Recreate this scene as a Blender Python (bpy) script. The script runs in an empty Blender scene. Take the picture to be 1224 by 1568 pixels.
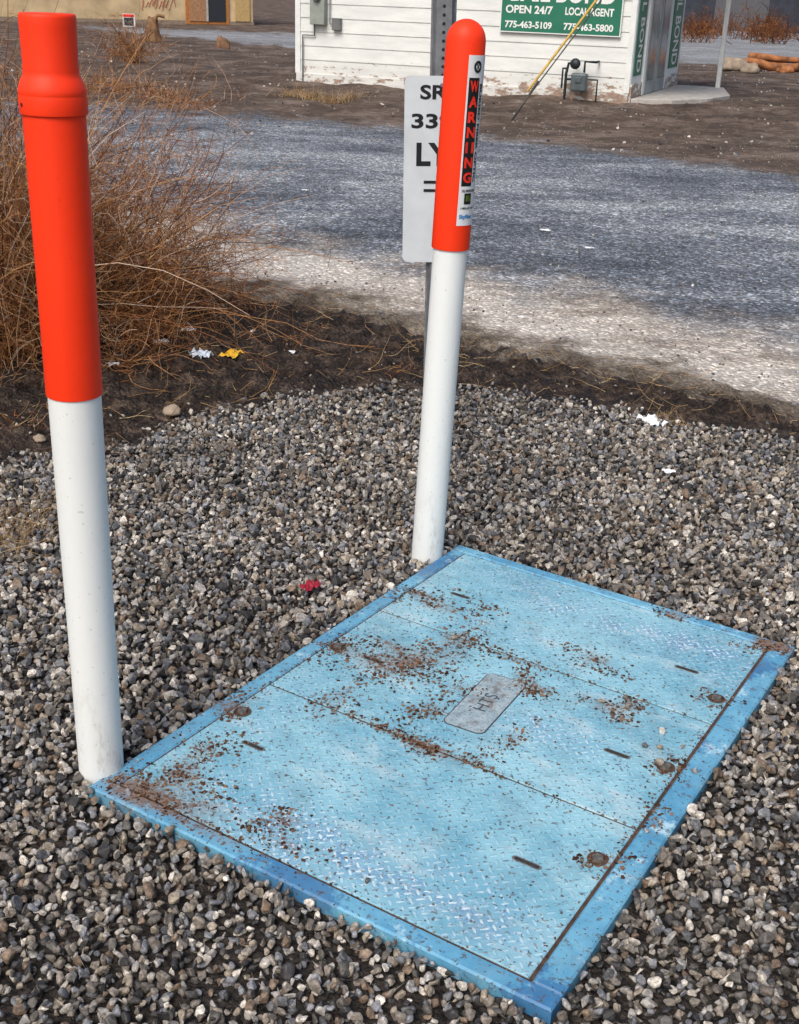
import bpy, bmesh, math, random
import numpy as np
from mathutils import Vector, Matrix, noise as mnoise
random.seed(7); rng=np.random.default_rng(7)
sc=bpy.context.scene
rad=math.radians
# ------------------------------------------------------------------ helpers
def link(o,parent=None):
    sc.collection.objects.link(o)
    if parent: o.parent=parent
    return o
def empty(name,loc=(0,0,0),rz=0):
    e=bpy.data.objects.new(name,None); e.empty_display_size=.1
    e.location=loc; e.rotation_euler=(0,0,rz); return link(e)
class NT:
    def __init__(s,name):
        s.m=bpy.data.materials.new(name); s.m.use_nodes=True; s.t=s.m.node_tree; s.t.nodes.clear()
        s.out=s.n('ShaderNodeOutputMaterial'); s.b=s.n('ShaderNodeBsdfPrincipled')
        s.l(s.b.outputs[0],s.out.inputs[0])
    def n(s,ty,**k):
        x=s.t.nodes.new(ty)
        for a,v in k.items(): setattr(x,a,v)
        return x
    def l(s,a,b): s.t.links.new(a,b)
    def put(s,sock,v):
        if isinstance(v,bpy.types.NodeSocket): s.l(v,sock)
        elif sock.type=='RGBA': sock.default_value=(*v,1) if isinstance(v,(tuple,list)) else (v,v,v,1)
        else: sock.default_value=v
    def math(s,op,a,b=0,c=0,clamp=False):
        x=s.n('ShaderNodeMath',operation=op,use_clamp=clamp)
        s.put(x.inputs[0],a); s.put(x.inputs[1],b); s.put(x.inputs[2],c); return x.outputs[0]
    def mix(s,f,a,b,mode='MIX'):
        x=s.n('ShaderNodeMix',data_type='RGBA',blend_type=mode)
        s.put(x.inputs[0],f); s.put(x.inputs[6],a); s.put(x.inputs[7],b); return x.outputs[2]
    def coord(s,k='Object'): return s.n('ShaderNodeTexCoord').outputs[k]
    def mapping(s,v,scale=(1,1,1),rot=(0,0,0)):
        x=s.n('ShaderNodeMapping'); s.l(v,x.inputs[0]); x.inputs['Scale'].default_value=scale; x.inputs['Rotation'].default_value=rot; return x.outputs[0]
    def noise(s,v,sc_,det=4,rough=.55,dist=0):
        x=s.n('ShaderNodeTexNoise'); s.l(v,x.inputs['Vector']); x.inputs['Scale'].default_value=sc_; x.inputs['Detail'].default_value=det
        x.inputs['Roughness'].default_value=rough; x.inputs['Distortion'].default_value=dist; return x.outputs[0]
    def ramp(s,f,stops,interp='LINEAR'):
        x=s.n('ShaderNodeValToRGB'); s.put(x.inputs[0],f); r=x.color_ramp; r.interpolation=interp
        while len(r.elements)<len(stops): r.elements.new(.5)
        for e,(p,c) in zip(r.elements,stops):
            e.position=p; e.color=(*c,1) if isinstance(c,(tuple,list)) else (c,c,c,1)
        return x.outputs[0]
    def sm(s,v,a,b):
        x=s.n('ShaderNodeMapRange',interpolation_type='SMOOTHSTEP'); s.put(x.inputs[0],v); x.inputs[1].default_value=a; x.inputs[2].default_value=b; return x.outputs[0]
    def attr(s,name): return s.n('ShaderNodeAttribute',attribute_name=name).outputs['Fac']
    def bump(s,h,st=.5,d=.01,nrm=None):
        x=s.n('ShaderNodeBump'); s.put(x.inputs['Height'],h); x.inputs['Strength'].default_value=st; x.inputs['Distance'].default_value=d
        if nrm: s.l(nrm,x.inputs['Normal'])
        return x.outputs[0]
    def fin(s,col,rough=.7,nrm=None,metal=0,spec=.5):
        s.put(s.b.inputs['Base Color'],col); s.put(s.b.inputs['Roughness'],rough); s.put(s.b.inputs['Metallic'],metal)
        s.b.inputs['Specular IOR Level'].default_value=spec
        if nrm: s.l(nrm,s.b.inputs['Normal'])
        return s.m
def simple(name,c,rough=.6,var=.15,scale=12,metal=0,bump=.15,spec=.4):
    n=NT(name); v=n.coord(); f=n.noise(v,scale,4)
    d=tuple(k*(1-var) for k in c); h=tuple(min(1,k*(1+var)) for k in c)
    return n.fin(n.ramp(f,[(.3,d),(.7,h)]),rough,n.bump(n.noise(v,scale*6,1),bump,.004) if bump else None,metal,spec)
def add_bm(bm,name,mat,parent=None,smooth=False):
    me=bpy.data.meshes.new(name); bm.to_mesh(me); bm.free(); o=bpy.data.objects.new(name,me)
    if mat: me.materials.append(mat)
    if smooth:
        for p in me.polygons: p.use_smooth=True
    return link(o,parent)
def box(name,x0,x1,y0,y1,z0,z1,mat,parent=None,bev=.004):
    bm=bmesh.new(); bmesh.ops.create_cube(bm,size=1)
    for v in bm.verts: v.co=Vector(((x0+x1)/2+v.co.x*(x1-x0),(y0+y1)/2+v.co.y*(y1-y0),(z0+z1)/2+v.co.z*(z1-z0)))
    if bev: bmesh.ops.bevel(bm,geom=bm.edges[:],offset=bev,segments=2,affect='EDGES',profile=.5)
    return add_bm(bm,name,mat,parent)
def prism(name,pts,z0,z1,mat,parent=None,bev=0):
    bm=bmesh.new(); a=[bm.verts.new((x,y,z0)) for x,y in pts]; b=[bm.verts.new((x,y,z1)) for x,y in pts]
    n=len(pts); bm.faces.new(a[::-1]); bm.faces.new(b)
    for i in range(n): bm.faces.new((a[i],a[(i+1)%n],b[(i+1)%n],b[i]))
    bmesh.ops.recalc_face_normals(bm,faces=bm.faces)
    if bev: bmesh.ops.bevel(bm,geom=bm.edges[:],offset=bev,segments=2,affect='EDGES',profile=.5)
    return add_bm(bm,name,mat,parent)
def lathe(name,prof,mat,parent=None,seg=64,loc=(0,0,0),sharp=40):
    bm=bmesh.new(); rings=[]
    for r,z in prof:
        if r<1e-6: rings.append([bm.verts.new((0,0,z))])
        else: rings.append([bm.verts.new((r*math.cos(2*math.pi*i/seg),r*math.sin(2*math.pi*i/seg),z)) for i in range(seg)])
    for a,b in zip(rings,rings[1:]):
        for i in range(seg):
            j=(i+1)%seg
            if len(a)==1 and len(b)==1: continue
            if len(a)==1: bm.faces.new((a[0],b[j],b[i]))
            elif len(b)==1: bm.faces.new((a[i],a[j],b[0]))
            else: bm.faces.new((a[i],a[j],b[j],b[i]))
    bmesh.ops.recalc_face_normals(bm,faces=bm.faces)
    o=add_bm(bm,name,mat,parent,True); o.location=loc
    o.data.set_sharp_from_angle(angle=rad(sharp))
    return o
def tube(name,pts,r,mat,parent=None,seg=10):
    cu=bpy.data.curves.new(name,'CURVE'); cu.dimensions='3D'; cu.bevel_depth=r; cu.bevel_resolution=3; cu.use_fill_caps=True
    sp=cu.splines.new('POLY'); sp.points.add(len(pts)-1)
    for p,q in zip(sp.points,pts): p.co=(*q,1)
    t=bpy.data.objects.new(name+'_tmp',cu); sc.collection.objects.link(t)
    me=bpy.data.meshes.new_from_object(t); bpy.data.objects.remove(t); me.name=name
    me.materials.clear(); me.materials.append(mat)
    for p in me.polygons: p.use_smooth=True
    return link(bpy.data.objects.new(name,me),parent)
def text_mesh(s,size,extr=0,bold=0,align='CENTER',sx=1):
    cu=bpy.data.curves.new('t','FONT'); cu.body=s; cu.size=size; cu.extrude=extr; cu.offset=bold; cu.align_x=align; cu.align_y='CENTER'; cu.resolution_u=4
    t=bpy.data.objects.new('t',cu); sc.collection.objects.link(t); bpy.context.view_layer.update()
    me=bpy.data.meshes.new_from_object(t); bpy.data.objects.remove(t)
    for v in me.vertices: v.co.x*=sx
    return me
def text(name,s,size,M,mat,parent=None,width=None,height=None,bold=0,align='CENTER'):
    me=text_mesh(s,size,0,bold,align); me.name=name
    xs=[v.co.x for v in me.vertices]; ys=[v.co.y for v in me.vertices]
    w=max(xs)-min(xs); h=max(ys)-min(ys); cx=(max(xs)+min(xs))/2; cy=(max(ys)+min(ys))/2
    fx=(width/w) if width else 1; fy=(height/h) if height else fx
    if not width: fx=fy
    for v in me.vertices: v.co=M@Vector(((v.co.x-cx)*fx,(v.co.y-cy)*fy,0))
    me.materials.clear(); me.materials.append(mat)
    return link(bpy.data.objects.new(name,me),parent)
def mesh_np(name,V,F,mat,parent=None,smooth=False,attrs=None):
    me=bpy.data.meshes.new(name); V=np.asarray(V,dtype=np.float32).reshape(-1,3); F=np.asarray(F,dtype=np.int32); k=F.shape[1]
    me.vertices.add(len(V)); me.vertices.foreach_set('co',V.ravel())
    me.loops.add(F.size); me.loops.foreach_set('vertex_index',F.ravel())
    me.polygons.add(len(F)); me.polygons.foreach_set('loop_start',np.arange(0,F.size,k,dtype=np.int32)); me.polygons.foreach_set('loop_total',np.full(len(F),k,dtype=np.int32))
    me.polygons.foreach_set('use_smooth',np.full(len(F),bool(smooth)))
    if attrs:
        for a,v in attrs.items():
            at=me.attributes.new(a,'FLOAT','POINT'); at.data.foreach_set('value',np.asarray(v,dtype=np.float32))
    me.update(calc_edges=True); me.materials.append(mat)
    return link(bpy.data.objects.new(name,me),parent)
def stems(name,P,Rr,mat,parent=None,tone=None):
    N,n,_=P.shape; T=np.gradient(P,axis=1); T/=np.linalg.norm(T,axis=2,keepdims=True)+1e-9
    ref=rng.normal(size=(N,1,3)); A=np.cross(T,np.broadcast_to(ref,T.shape)); A/=np.linalg.norm(A,axis=2,keepdims=True)+1e-9
    B=np.cross(T,A); V=np.zeros((N,n,3,3))
    for k in range(3):
        a=2*math.pi*k/3; V[:,:,k]=P+(A*math.cos(a)+B*math.sin(a))*Rr[:,:,None]
    idx=np.arange(N*n*3).reshape(N,n,3); f=[]
    for k in range(3):
        k2=(k+1)%3; f.append(np.stack([idx[:,:-1,k],idx[:,:-1,k2],idx[:,1:,k2],idx[:,1:,k]],-1).reshape(-1,4))
    tn=np.repeat(rng.random(N) if tone is None else tone,n*3)
    return mesh_np(name,V,np.concatenate(f),mat,parent,True,{'tone':tn})
def grow(roots,dirs,length,n=7,curl=.5,grav=.2,r0=.002,wob=.12):
    N=len(roots); P=np.zeros((N,n,3)); P[:,0]=roots; d=dirs/np.linalg.norm(dirs,axis=1,keepdims=True)
    cur=rng.normal(size=(N,3))*curl
    for i in range(1,n):
        d=d+cur*(1/n)+rng.normal(size=(N,3))*wob; d[:,2]-=grav/n; d/=np.linalg.norm(d,axis=1,keepdims=True)
        P[:,i]=P[:,i-1]+d*(length/(n-1))[:,None]
    R=np.broadcast_to(r0,(N,))[:,None]*np.linspace(1,.35,n)[None]
    return P,R
def children(P,m,spread=.8,lmin=.1,lmax=.3,tmin=.2,**k):
    N,n,_=P.shape; i=rng.integers(0,N,m); t=tmin+(1-tmin)*rng.random(m); t=t*(n-1.001); j=t.astype(int); fr=(t-j)[:,None]
    root=P[i,j]*(1-fr)+P[i,j+1]*fr; d=P[i,j+1]-P[i,j]; d/=np.linalg.norm(d,axis=1,keepdims=True)+1e-9
    return grow(root,d+rng.normal(size=(m,3))*spread,lmin+(lmax-lmin)*rng.random(m),**k)
def nz(x,y,s=1.,z=0.): return mnoise.noise(Vector((x*s,y*s,z)))

# ------------------------------------------------------------------ camera
f_=1850/1568*36; p=rad(23.5); r=rad(2)
Fv=Vector((0,math.cos(p),-math.sin(p))); Rv=Vector((1,0,0)); Uv=Rv.cross(Fv)
R2=Rv*math.cos(r)+Uv*math.sin(r); U2=-Rv*math.sin(r)+Uv*math.cos(r)
cd=bpy.data.cameras.new('camera'); cam=bpy.data.objects.new('camera',cd); sc.collection.objects.link(cam)
M=Matrix((R2,U2,-Fv)).transposed().to_4x4(); M.translation=Vector((0,0,1.6)); cam.matrix_world=M
cd.sensor_fit='VERTICAL'; cd.sensor_height=36; cd.lens=f_; cd.clip_end=2000; cd.clip_start=.05; sc.camera=cam

# ------------------------------------------------------------------ light
w=bpy.data.worlds.new('World'); sc.world=w; w.use_nodes=True; wt=w.node_tree
bg=wt.nodes['Background']; sky=wt.nodes.new('ShaderNodeTexSky'); sky.sky_type='NISHITA'; sky.sun_disc=False
SE,SA=50,205   # elevation, compass azimuth (deg clockwise from +Y)
sky.sun_elevation=rad(SE); sky.sun_rotation=rad(SA); sky.dust_density=5; sky.air_density=1; sky.ozone_density=.8
wt.links.new(sky.outputs[0],bg.inputs[0]); bg.inputs[1].default_value=.15
sd=bpy.data.lights.new('sun','SUN'); sd.energy=2.0; sd.angle=rad(28); sd.color=(1,.97,.93)
so=link(bpy.data.objects.new('sun',sd))
sdir=Vector((math.sin(rad(SA))*math.cos(rad(SE)),math.cos(rad(SA))*math.cos(rad(SE)),math.sin(rad(SE))))
so.rotation_euler=(-sdir).to_track_quat('-Z','Y').to_euler(); so.location=sdir*20
sc.view_settings.view_transform='Standard'; sc.view_settings.look='None'; sc.view_settings.exposure=0

# ------------------------------------------------------------------ ground regions
def pl(pts):
    X=np.array([a for a,b in pts]); Yv=np.array([b for a,b in pts]); return lambda x: np.interp(x,X,Yv)
fg=pl([(-6,3.4),(-2.4,3.9),(-1.47,4.08),(-1.08,4.2),(-.85,4.66),(-.47,4.93),(.06,5.06),(.66,5.05),(1.16,4.72),(1.6,4.6),(3,4.4),(8,4.6)])
fp=pl([(-12,11),(-4,9.2),(-2,7.7),(-1.23,7.0),(-.44,6.7),(.06,6.3),(.7,5.75),(1.66,5.1),(3,4.75),(8,4.2)])
fr=pl([(-30,16),(-6,11.5),(-3,10.2),(-1.63,9.03),(-.78,8.19),(.06,7.69),(1.07,7.12),(2.02,6.2),(4,4.8),(8,3.0),(30,-6)])
fu=pl([(-30,22),(-5.47,16.9),(-3.78,16.89),(-2.03,16.7),(-.1,15.64),(1.99,14.24),(3.85,12.6),(8,10.4),(30,2)])
def hgt(x,y,dg):
    near=1 if (abs(x)<6 and y<12) else 0
    z=-.032
    if near:
        k=max(0,min(1,(-dg)/.25))
        fpz=float(fp(x))-y; soil=max(0,min(1,(fpz+.15)/.4))*k
        z+=k*.012+soil*(.04*nz(x,y,5.)+.042*nz(x,y,13.,3)+.026*nz(x,y,31.,5)+.06*max(0,nz(x,y,1.7,9)))
        q=(y+.75*x-6.15)      # shallow tyre ruts along the verge
        z-=soil*(.045*math.exp(-(q/.07)**2)+.04*math.exp(-((q-.33)/.07)**2)-.03*math.exp(-((q-.16)/.05)**2))*(.6+.9*nz(x,y,3,33))
        z+=k*(.008*nz(x,y,2.,1)+.004*nz(x,y,9,2))
    else:
        z+=.012+.03*nz(x,y,.3)*min(1,(abs(y-10)/20))
        if y>16.5: z+=.06*nz(x,y,1.1,4)+.04*nz(x,y,3.,7)
    return z
def axis(parts):
    a=[]
    for s,e,st in parts: a+=list(np.arange(s,e,st))
    return np.array(a)
xs=axis([(-400,-60,40),(-60,-16,4),(-16,-4,.4),(-4,-2.6,.12),(-2.6,3.2,.022),(3.2,5,.12),(5,16,.4),(16,60,4),(60,401,40)])
ys=axis([(-60,-4,8),(-4,.6,.5),(.6,3.9,.1),(3.9,7.2,.022),(7.2,13,.07),(13,26,.15),(26,60,1.),(60,200,14),(200,1001,80)])
X,Yg=np.meshgrid(xs,ys); dg=fg(X)-Yg
Z=np.zeros_like(X); wb=np.zeros_like(X)
for i in range(X.shape[0]):
    for j in range(X.shape[1]):
        x,y=X[i,j],Yg[i,j]; Z[i,j]=hgt(x,y,dg[i,j]); wb[i,j]=.10*nz(x,y,2.3,20)+.07*nz(x,y,6,22)
V=np.stack([X,Yg,Z],-1).reshape(-1,3); nx=len(xs); ny=len(ys); id_=np.arange(nx*ny).reshape(ny,nx)
Fq=np.stack([id_[:-1,:-1],id_[:-1,1:],id_[1:,1:],id_[1:,:-1]],-1).reshape(-1,4)
g=NT('ground_material'); ob=g.coord()
n1=g.noise(ob,1.3,4); n2=g.noise(ob,9,5,.65); n3=g.noise(ob,60,3,.7); n4=g.noise(g.mapping(ob,(.7,1.4,1),(0,0,rad(24))),.9,5,.68)
vn=g.n('ShaderNodeTexVoronoi'); g.l(ob,vn.inputs['Vector']); vn.inputs['Scale'].default_value=55; vd=vn.outputs[0]
sep=g.n('ShaderNodeSeparateColor'); g.l(vn.outputs[1],sep.inputs[0]); vs=sep.outputs[0]
far=g.ramp(g.math('ADD',g.math('MULTIPLY',n1,.55),g.math('MULTIPLY',n2,.45)),[(.36,(.04,.026,.02)),(.5,(.11,.077,.058)),(.62,(.22,.17,.14))])
far=g.mix(g.math('MULTIPLY',g.sm(n3,.56,.7),.4),far,(.4,.36,.33))
# wheel lanes: darker travelled band near the far side, lighter further in
lane=g.math('MULTIPLY',g.math('SINE',g.math('ADD',g.math('MULTIPLY',g.attr('d_u'),1.15),g.math('ADD',g.math('MULTIPLY',n1,1.6),2.6))),.035)
mx=g.math('ADD',g.math('ADD',g.math('MULTIPLY',n4,.68),g.math('MULTIPLY',n2,.32)),lane)
rd=g.ramp(mx,[(.36,(.075,.088,.11)),(.48,(.15,.17,.20)),(.6,(.32,.345,.37))])
spk=g.ramp(vs,[(0,.3),(.5,.75),(.8,1.4),(1,3.2)])
rd=g.mix(.85,rd,spk,'MULTIPLY')
rd=g.mix(g.math('MULTIPLY',g.sm(n3,.56,.7),.45),rd,(.58,.59,.6))
pale=g.ramp(mx,[(.36,(.20,.165,.135)),(.46,(.40,.35,.30)),(.58,(.64,.59,.53))])
pale=g.mix(.4,pale,spk,'MULTIPLY')
mid=g.ramp(g.math('ADD',g.math('MULTIPLY',n2,.6),g.math('MULTIPLY',n3,.4)),[(.38,(.06,.045,.033)),(.5,(.14,.11,.08)),(.62,(.26,.22,.165))])
soil=g.ramp(g.math('ADD',g.math('MULTIPLY',n2,.6),g.math('MULTIPLY',n3,.4)),[(.38,(.007,.005,.004)),(.5,(.03,.020,.015)),(.62,(.105,.077,.06))])
gb=g.ramp(n3,[(.3,(.012,.01,.009)),(.7,(.05,.042,.036))])
wbn=g.math('SUBTRACT',g.noise(ob,2.2,6,.68),.5)
au=g.math('ADD',g.attr('d_u'),g.math('MULTIPLY',wbn,3.5)); ar=g.math('ADD',g.attr('d_r'),g.math('MULTIPLY',wbn,3.)); ap=g.math('ADD',g.attr('d_p'),g.math('MULTIPLY',wbn,1.8))
bk=g.sm(g.math('ADD',g.attr('back'),g.math('MULTIPLY',wbn,1.4)),.3,.7)
c=g.mix(bk,far,g.mix(.4,rd,(.36,.35,.34)))
c=g.mix(g.sm(au,-.5,.6),c,rd); c=g.mix(g.sm(ar,-.7,.7),c,pale); c=g.mix(g.math('MULTIPLY',g.sm(ap,-.45,.05),.9),c,mid); c=g.mix(g.sm(ap,-.05,.35),c,soil)
c=g.mix(g.sm(g.math('ADD',g.attr('d_g'),g.math('MULTIPLY',wbn,.3)),-.05,.12),c,gb)
hh=g.math('ADD',g.math('MULTIPLY',n2,1.3),g.math('ADD',g.math('MULTIPLY',n3,.7),g.math('MULTIPLY',vd,-.6)))
wet=g.math('MULTIPLY',g.sm(ap,0,.4),g.sm(n2,.6,.4))
gm=g.fin(c,g.math('SUBTRACT',.9,g.math('MULTIPLY',wet,.3)),g.bump(hh,1.,.024),spec=.25)
yb=np.where(X<0,33.5+(-X-3).clip(0)*1.0,33.0); ye=np.where(X<2,48,48+(X-2)*2.5)
back=np.clip((Yg-yb)/3,0,1)*np.clip((ye-Yg)/6,0,1)
ground=mesh_np('ground',V,Fq,gm,None,True,{'d_u':(fu(X)-Yg).ravel(),'d_r':(fr(X)-Yg).ravel(),'d_p':(fp(X)-Yg+wb).ravel(),'d_g':(dg+wb*.6).ravel(),'back':back.ravel()})

# ------------------------------------------------------------------ gravel (merged meshes)
s_=NT('stone_material'); oi=s_.attr('tone'); ob=s_.coord()
cs=s_.ramp(oi,[(0,(.03,.029,.03)),(.10,(.08,.073,.065)),(.22,(.15,.13,.11)),(.34,(.23,.20,.165)),(.44,(.10,.103,.11)),(.54,(.26,.22,.17)),(.63,(.30,.285,.265)),(.73,(.16,.115,.08)),(.80,(.40,.37,.325)),(.88,(.19,.195,.21)),(.965,(.55,.51,.45))],'CONSTANT')
nn=s_.noise(ob,140,2,.65)
cs=s_.mix(1,cs,s_.ramp(nn,[(.3,.55),(.5,1.),(.7,1.7)]),'MULTIPLY')
# damp / dusty patches across the bed
cs=s_.mix(1,cs,s_.ramp(s_.noise(ob,1.1,3,.6),[(.35,.78),(.65,1.25)]),'MULTIPLY')
stone_m=s_.fin(cs,.58,None,spec=.5)
def tri_mesh(bm):
    bmesh.ops.triangulate(bm,faces=bm.faces[:]); bm.verts.ensure_lookup_table(); bm.verts.index_update()
    V=np.array([v.co[:] for v in bm.verts]); F=np.array([[v.index for v in f.verts] for f in bm.faces]); bm.free(); return V,F
def stone(bev,npt):
    bm=bmesh.new(); sxyz=(1,random.uniform(.68,.95),random.uniform(.5,.8))
    for i in range(npt):
        v=Vector([random.gauss(0,1) for _ in range(3)]).normalized()*random.uniform(.85,1.1); bm.verts.new([v[a]*sxyz[a]*.53 for a in range(3)])
    bmesh.ops.convex_hull(bm,input=bm.verts[:]); bmesh.ops.delete(bm,geom=[v for v in bm.verts if not v.link_faces],context='VERTS')
    if bev:
        bmesh.ops.dissolve_limit(bm,angle_limit=rad(16),verts=bm.verts[:],edges=bm.edges[:]); bmesh.ops.bevel(bm,geom=bm.edges[:],offset=bev,segments=1,affect='EDGES',profile=.6)
    return tri_mesh(bm)
stA=[stone(.06,random.randint(11,16)) for _ in range(24)]; stB=[stone(0,random.randint(11,15)) for _ in range(24)]
def scatter(name,pts,scale,protos,mat,flat=False,parent=None):
    pts=np.asarray(pts); scale=np.asarray(scale); N=len(pts); pick=rng.integers(0,len(protos),N); Vs=[];Fs=[];T=[];off=0
    for k,(pv,pf) in enumerate(protos):
        i=np.where(pick==k)[0]; m=len(i)
        if not m: continue
        if flat:
            a=rng.uniform(0,6.283,m); R=np.zeros((m,3,3)); R[:,0,0]=np.cos(a);R[:,0,1]=-np.sin(a);R[:,1,0]=np.sin(a);R[:,1,1]=np.cos(a);R[:,2,2]=1
        else:
            q=rng.normal(size=(m,4)); q/=np.linalg.norm(q,axis=1,keepdims=True); w_,x,y,z=q.T
            R=np.stack([1-2*(y*y+z*z),2*(x*y-z*w_),2*(x*z+y*w_),2*(x*y+z*w_),1-2*(x*x+z*z),2*(y*z-x*w_),2*(x*z-y*w_),2*(y*z+x*w_),1-2*(x*x+y*y)],1).reshape(m,3,3)
        V=np.einsum('mij,vj->mvi',R,pv)*scale[i][:,None,None]+pts[i][:,None,:]
        F=pf[None]+ (np.arange(m)*len(pv))[:,None,None]+off; off+=m*len(pv)
        Vs.append(V.reshape(-1,3)); Fs.append(F.reshape(-1,3)); T.append(np.repeat(rng.random(m),len(pv)))
    return mesh_np(name,np.concatenate(Vs),np.concatenate(Fs),mat,parent,False,{'tone':np.concatenate(T)})
def ingrid(x0,x1,y0,y1,st):
    a,b=np.meshgrid(np.arange(x0,x1,st),np.arange(y0,y1,st)); a=a.ravel()+rng.uniform(-.5,.5,a.size)*st; b=b.ravel()+rng.uniform(-.5,.5,b.size)*st; return a,b
A_=np.array([-.65,2.14]);B_=np.array([.29,1.56]);C_=np.array([1.08,2.86]);D_=np.array([.19,3.44])
def quad(u,v): return (1-u)*(1-v)*A_+u*(1-v)*B_+u*v*C_+(1-u)*v*D_
Ql=[A_,B_,C_,D_]
def inside(x,y,m=0.):
    k=np.ones(x.shape,bool)
    for i in range(4):
        a,b=Ql[i],Ql[(i+1)%4]; e=(b-a)/np.linalg.norm(b-a); k&=((x-a[0])*(-e[1])+(y-a[1])*e[0])>-m
    return k
allp=[];alls=[]
def noisev(x,y,s): return np.array([nz(a,b,s,40) for a,b in zip(x,y)])
for layer,(st,z0,smin,smax) in enumerate([(.022,-.030,.019,.030),(.0225,-.018,.016,.031),(.050,-.008,.016,.040)]):
    x,y=ingrid(-2.9,3.6,.3,5.5,st)
    k=(np.abs(x)<.50*y+.5); d=fg(x)-y
    x,y,d=x[k],y[k],d[k]
    d=d+.14*noisev(x,y,2.3)+.12*noisev(x,y,7)
    k=(rng.random(len(x))<np.clip((d+.10)/.22,0,1))&~inside(x,y,.004)
    x,y=x[k],y[k]; s=smin+(smax-smin)*rng.random(len(x))**1.5
    und=np.array([.010*nz(a,b,2.1,3)+.004*nz(a,b,6,3) for a,b in zip(x,y)])
    nearv=inside(x,y,.07)
    z=z0+rng.uniform(-.005,.005,len(x))+und+nearv*.008
    dp=np.minimum(np.hypot(x+.64,y-2.22),np.hypot(x-.09,y-3.37)); k=dp>.052
    allp.append(np.stack([x,y,z],1)[k]); alls.append(s[k])
allp=np.concatenate(allp);alls=np.concatenate(alls); nr=allp[:,1]<2.3
gr=empty('gravel'); scatter('stones_near',allp[nr],alls[nr],stA,stone_m,parent=gr); scatter('stones_far',allp[~nr],alls[~nr],stB,stone_m,parent=gr)
def zat(x,y): return np.array([hgt(a,b,float(fg(a))-b) for a,b in zip(x,y)])
n=3600; x=rng.uniform(-4,4,n); y=rng.uniform(4.2,8.5,n); d=y-fg(x); k=(rng.random(n)<np.exp(-np.maximum(d,0)*1.6)*.9+.03)&(d>0); x,y=x[k],y[k]
s=rng.uniform(.007,.020,len(x)); P1=np.stack([x,y,zat(x,y)+s*.2],1)
n=16000; x2=rng.uniform(-6,9,n); y2=rng.uniform(5,16,n); k=(y2>fp(x2)+.2); x2,y2=x2[k],y2[k]; s2=.005+.017*rng.random(len(x2))**2; P2=np.stack([x2,y2,zat(x2,y2)+s2*.15],1)
n=3600; x3=rng.uniform(-14,14,n); y3=rng.uniform(14,34,n); s3=rng.uniform(.012,.06,n); P3=np.stack([x3,y3,zat(x3,y3)+s3*.1],1)
scatter('loose_stones',np.concatenate([P1,P2,P3]),np.concatenate([s,s2,s3]),stB,stone_m)

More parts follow.
